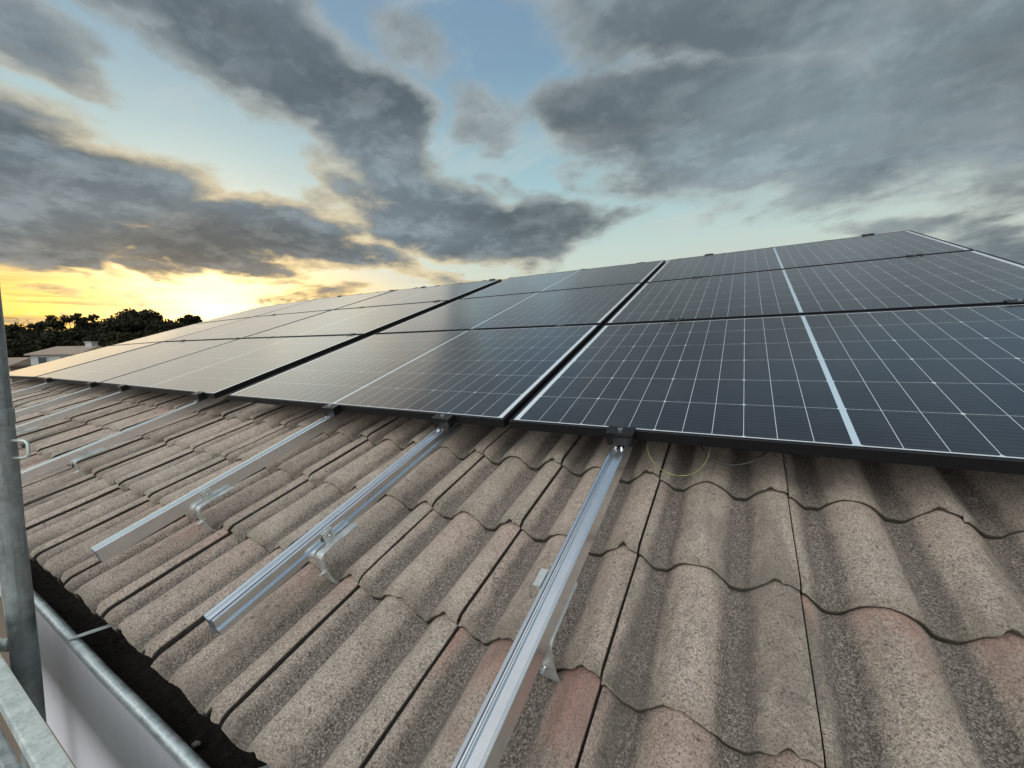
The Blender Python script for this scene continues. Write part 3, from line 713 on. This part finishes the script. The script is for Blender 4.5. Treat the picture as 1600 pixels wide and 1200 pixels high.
# toe rail (flat box section) nearest the camera and the tube and ledger below it
bm = bmesh.new(); box(bm, -1.6, 1.9, -1.0185, -.9865, H0-.440, H0-.4175, .004); to_sc(mesh_obj('guard_rail', bm, M['galvlite']))
bm = bmesh.new(); tube(bm, [(-1.7, -1.095, H0-.56), (1.9, -1.095, H0-.56)], .021, 24); to_sc(mesh_obj('ledger', bm, M['galv'], smooth=True))
bm = bmesh.new(); box(bm, -1.7, 1.9, -1.040, -1.022, H0-.70, H0-.452, .003); to_sc(mesh_obj('toe_board', bm, M['galv']))
for k in range(2):
    bm = bmesh.new(); y = -1.46-.34*k
    box(bm, -1.6, 1.9, y, y+.32, H0-1.30, H0-1.25, .004)
    for i in range(40):
        x = -1.5+.085*i; box(bm, x, x+.03, y+.05, y+.27, H0-1.2498, H0-1.2480)
    to_sc(mesh_obj('deck_board', bm, M['galv']))
for (x, y) in ((1.93, -.925), (-.937, -1.85), (1.93, -1.85)):
    bm = bmesh.new(); tube(bm, [(x, y, 0), (x, y, H0+(-.45 if y > -1.2 else 1.2 if x < 0 else -1.2))], .0255, 20); to_sc(mesh_obj('pole', bm, M['galv'], smooth=True))

# ------------------------------------------------------------------ far neighbours and trees
vdir = Vector((-.979, .204, 0)).normalized()
m, t, b = mat('neighbour roof tiles', (.36, .19, .13), .9); p = pos(t); n = t.noise(p, 1.2, 5, .7); wv = t.new('ShaderNodeTexWave', bands_direction='X'); t.put(wv.inputs['Vector'], p); wv.inputs['Scale'].default_value = 1.2
t.put(b.inputs['Base Color'], t.mix(n, (.20, .15, .115), (.34, .265, .205))); bump(t, b, wv.outputs['Fac'], .6, .05); M['nroof'] = m
m, t, b = mat('white render', (.62, .60, .58), .9); p = pos(t); t.put(b.inputs['Base Color'], t.mix(t.noise(p, 1.5, 4), (.30, .31, .30), (.42, .42, .40))); M['nwall'] = m
m, t, b = mat('dark window', (.03, .035, .04), .15); M['nwin'] = m
def gable_house(name, cx, cy, wx, wy, ez, rz_, lab, m_wall, chim=None, win=True):
    ang = math.atan2(3.64, 6.02)        # facade square to the line of sight
    r = empty(name, Matrix.Translation((cx, cy, 0))@Matrix.Rotation(ang, 4, 'Z'), lab, 'house')
    bm = bmesh.new(); 
    a = [bm.verts.new(c) for c in ((-wx/2, -wy/2, 0), (wx/2, -wy/2, 0), (wx/2, wy/2, 0), (-wx/2, wy/2, 0), (-wx/2, -wy/2, ez), (wx/2, -wy/2, ez), (wx/2, wy/2, ez), (-wx/2, wy/2, ez))]
    for f in ((0, 1, 5, 4), (1, 2, 6, 5), (2, 3, 7, 6), (3, 0, 4, 7), (4, 5, 6, 7)): bm.faces.new([a[i] for i in f])
    mesh_obj('wall', bm, m_wall, r)
    bm = bmesh.new(); e = .35
    a = [bm.verts.new(c) for c in ((-wx/2-e, -wy/2-e, ez+.02), (wx/2+e, -wy/2-e, ez+.02), (wx/2+e, wy/2+e, ez+.02), (-wx/2-e, wy/2+e, ez+.02), (-wx/2+.6, 0, rz_), (wx/2-.1, 0, rz_),
        (-wx/2-e, -wy/2-e, ez-.13), (wx/2+e, -wy/2-e, ez-.13), (wx/2+e, wy/2+e, ez-.13), (-wx/2-e, wy/2+e, ez-.13))]
    for f in ((0, 1, 5, 4), (1, 2, 5), (2, 3, 4, 5), (3, 0, 4), (6, 7, 1, 0), (7, 8, 2, 1), (8, 9, 3, 2), (9, 6, 0, 3), (9, 8, 7, 6)): bm.faces.new([a[i] for i in f])
    rf = mesh_obj('roof', bm, M['nroof'], r)
    if chim:
        bm = bmesh.new(); box(bm, chim-.4, chim+.4, -.5, .3, rz_-.6, rz_+.40, .03); box(bm, chim-.48, chim+.48, -.58, .38, rz_+.403, rz_+.50, .02); mesh_obj('chimney', bm, m_wall, rf)
    if win:
        for wx_ in (-1.5, 1.2):
            bm = bmesh.new(); box(bm, wx_-.62, wx_+.62, -wy/2-.06, -wy/2-.003, ez-1.25, ez-.28, .02); f = mesh_obj('window', bm, m_wall, r)
            bm = bmesh.new(); box(bm, wx_-.5, wx_+.5, -wy/2-.075, -wy/2-.061, ez-1.15, ez-.36); mesh_obj('pane', bm, M['nwin'], f)
    return r
ch = np.array([_C]);  
cz = cw[2]
gable_house('neighbour_house', -72.2, 16.0, 6.0, 5.0, cz+.92, cz+1.92, 'low white house with pale tiled roof in front of the dark trees', M['nwall'], chim=2.1)
gable_house('outbuilding', -80.6, 11.6, 6.5, 5.0, cz-.4, cz+.62, 'reddish tiled roof half hidden behind the scaffold pole', M['nroof'], win=False)

m, t, b = mat('foliage', (.05, .065, .022), .7, spec=.2); p = pos(t); oi = t.new('ShaderNodeObjectInfo')
t.put(b.inputs['Base Color'], t.mix(t.noise(p, .8, 4), t.mix(oi.outputs['Random'], (.011, .013, .006), (.016, .015, .007)), (.030, .030, .012))); b.inputs['Transmission Weight'].default_value = 0; M['leaf'] = m
m, t, b = mat('bark', (.09, .07, .055), .95); M['bark'] = m
def tree(x, y, h, rw, kind, lab, seed):
    r = np.random.default_rng(seed); root = empty('tree', Matrix.Translation((x, y, 0)), lab, 'tree', 'trees on the horizon')
    bm = bmesh.new(); base = h*(.28 if kind == 'round' else .6 if kind == 'pine' else .3)
    tube(bm, [(0, 0, -.2), (.1, 0, base*.5), (0, .1, base), (.2, 0, h*.72)], .2, 9, radii=[.38, .28, .22, .1])
    tips = []
    nl = {'round': 9, 'pine': 11, 'bare': 16}[kind]
    for i in range(nl):
        a = i*2.4+r.random(); rr = rw*(.45+.5*r.random()); z0 = base*(.85+.3*r.random()); z1 = h*(.62+.33*r.random()) if kind != 'pine' else h*(.80+.14*r.random())
        tip = Vector((rr*math.cos(a), rr*math.sin(a), z1)); mid = Vector((tip.x*.45, tip.y*.45, (z0*1.2+z1)/2.2))
        tube(bm, [(0, 0, z0), mid, tip], .1, 6, radii=[.12, .075, .03]); tips.append(tip)
        if kind == 'bare':
            for j in range(7):
                st = mid.lerp(tip, r.random()); en = st+Vector((r.normal(0, .9), r.normal(0, .9), r.uniform(.6, 1.8))); tube(bm, [st, st.lerp(en, .5)+Vector((r.normal(0, .12), 0, 0)), en], .03, 4, radii=[.04, .028, .015])
                for k in range(3):
                    s2 = st.lerp(en, r.uniform(.4, 1)); e2 = s2+Vector((r.normal(0, .5), r.normal(0, .5), r.uniform(.2, .8))); tube(bm, [s2, e2], .015, 3, radii=[.022, .012])
    mesh_obj('trunk', bm, M['bark'], root)
    # crown: many small leaf faces in uneven clumps
    clumps = []
    if kind == 'round':
        for i in range(70):
            a = r.random()*6.283; e_ = r.uniform(-.35, 1)**1.0; q = rw*(.35+.55*r.random())*math.sqrt(max(.05, 1-e_*e_*.8)); clumps.append((q*math.cos(a), q*math.sin(a), h*.60+e_*h*.34, rw*r.uniform(.16, .32)))
        nleaf = 260
    elif kind == 'pine':
        for tp in tips:
            for j in range(5): clumps.append((tp.x+r.normal(0, .8), tp.y+r.normal(0, .8), tp.z+r.normal(.0, .4), r.uniform(.35, .85)))
        nleaf = 95
    else:
        for tp in tips[:5]: clumps.append((tp.x, tp.y, tp.z-.5, .5))
        nleaf = 14
    Vx = []
    for (a, b_, c, cr) in clumps:
        n = nleaf; d = r.normal(0, 1, (n, 3)); d /= np.linalg.norm(d, axis=1)[:, None]; rad = cr*r.random(n)**.45
        ctr = np.array([a, b_, c])+d*rad[:, None]*np.array([1, 1, .55 if kind == 'pine' else .75])
        t1 = r.normal(0, 1, (n, 3)); t1 /= np.linalg.norm(t1, axis=1)[:, None]; t2 = np.cross(t1, r.normal(0, 1, (n, 3))); t2 /= np.linalg.norm(t2, axis=1)[:, None]
        s = r.uniform(.13, .26, n)[:, None]
        Vx.append(np.stack([ctr-t1*s, ctr-t2*s*.6, ctr+t1*s, ctr+t2*s*.6], 1).reshape(-1, 3))
    Vx = np.concatenate(Vx); Fx = np.arange(len(Vx)).reshape(-1, 4)
    o = bpy.data.objects.new('crown', np_mesh('crown', Vx, Fx, M['leaf'])); COL.objects.link(o); o.parent = root
def aepos(px, d):     # point d metres out along compass azimuth px (deg)
    return (cw[0]+d*math.sin(R(px)), cw[1]+d*math.cos(R(px)))
TREES = [(-83.2, 96, 3.9, 5.5, 'round', 'rounded dark tree hidden mostly by the scaffold pole'), (-81.2, 92, 3.4, 4.6, 'round', 'dark bushy tree beside the scaffold pole'),
 (-79.2, 98, 3.7, 3.4, 'bare', 'thin bare-branched tree rising beside the pole'), (-79.0, 90, 2.55, 4.2, 'round', 'low dark tree behind the white house'),
 (-76.7, 94, 4.55, 4.0, 'pine', 'flat-topped umbrella pine standing above the dark trees'), (-77.2, 88, 3.1, 4.2, 'round', 'dark tree under the umbrella pine'), (-75.2, 92, 3.9, 4.4, 'round', 'dark green tree just right of the umbrella pine'),
 (-73.4, 90, 4.3, 4.2, 'round', 'mid-green rounded tree left of the tallest rounded crown'), (-71.7, 94, 5.2, 5.0, 'round', 'tallest rounded tree with a broad dense crown'), (-69.9, 92, 4.3, 3.6, 'round', 'rounded tree dipping towards the sun glare'),
 (-67.6, 96, 5.2, 2.9, 'round', 'small open-crowned tree peeking over the panels near the sun'), (-64.5, 98, 3.2, 4.5, 'round', 'dark tree hidden behind the panels below the sun'), (-86.5, 90, 4.2, 5.5, 'round', 'large dark tree left of the scaffold pole'),
 (-74.3, 84, 2.9, 3.8, 'round', 'low dark bush behind the chimney of the white house'), (-80.6, 86, 1.9, 3.4, 'round', 'low bush behind the reddish tiled roof'), (-71, 86, 3.0, 4.2, 'round', 'dark bush below the tallest rounded crown')]
for i, (a_, d, e_, rw, kd, lb) in enumerate(TREES):
    x, y = aepos(a_, d); tree(x, y, cw[2]+d*math.tan(R(e_)), rw, kd, lb, 40+i)
# distant wood closing the horizon
bm = bmesh.new(); r = np.random.default_rng(3); Vx = []
for i in range(900):
    a = r.uniform(-180, 180); 
    d = r.uniform(125, 150); x, y = aepos(a, d); hh_ = 6.3+1.2*math.sin(a*.9)+.8*math.sin(a*2.7)
    n = 60; ctr = np.array([x, y, hh_*.5])+r.normal(0, 1, (n, 3))*np.array([3.6, 3.6, hh_*.21])
    t1 = r.normal(0, 1, (n, 3)); t1 /= np.linalg.norm(t1, axis=1)[:, None]; t2 = np.cross(t1, r.normal(0, 1, (n, 3))); t2 /= np.linalg.norm(t2, axis=1)[:, None]
    s = r.uniform(.5, 1.0, n)[:, None]
    Vx.append(np.stack([ctr-t1*s, ctr-t2*s*.7, ctr+t1*s, ctr+t2*s*.7], 1).reshape(-1, 3))
bm.free()
Vx = np.concatenate(Vx); o = bpy.data.objects.new('distant_wood', np_mesh('distant_wood', Vx, np.arange(len(Vx)).reshape(-1, 4), M['leaf'])); COL.objects.link(o)
o['kind'] = 'stuff'; o['label'] = 'dark line of distant woodland along the horizon'; o['category'] = 'woodland'
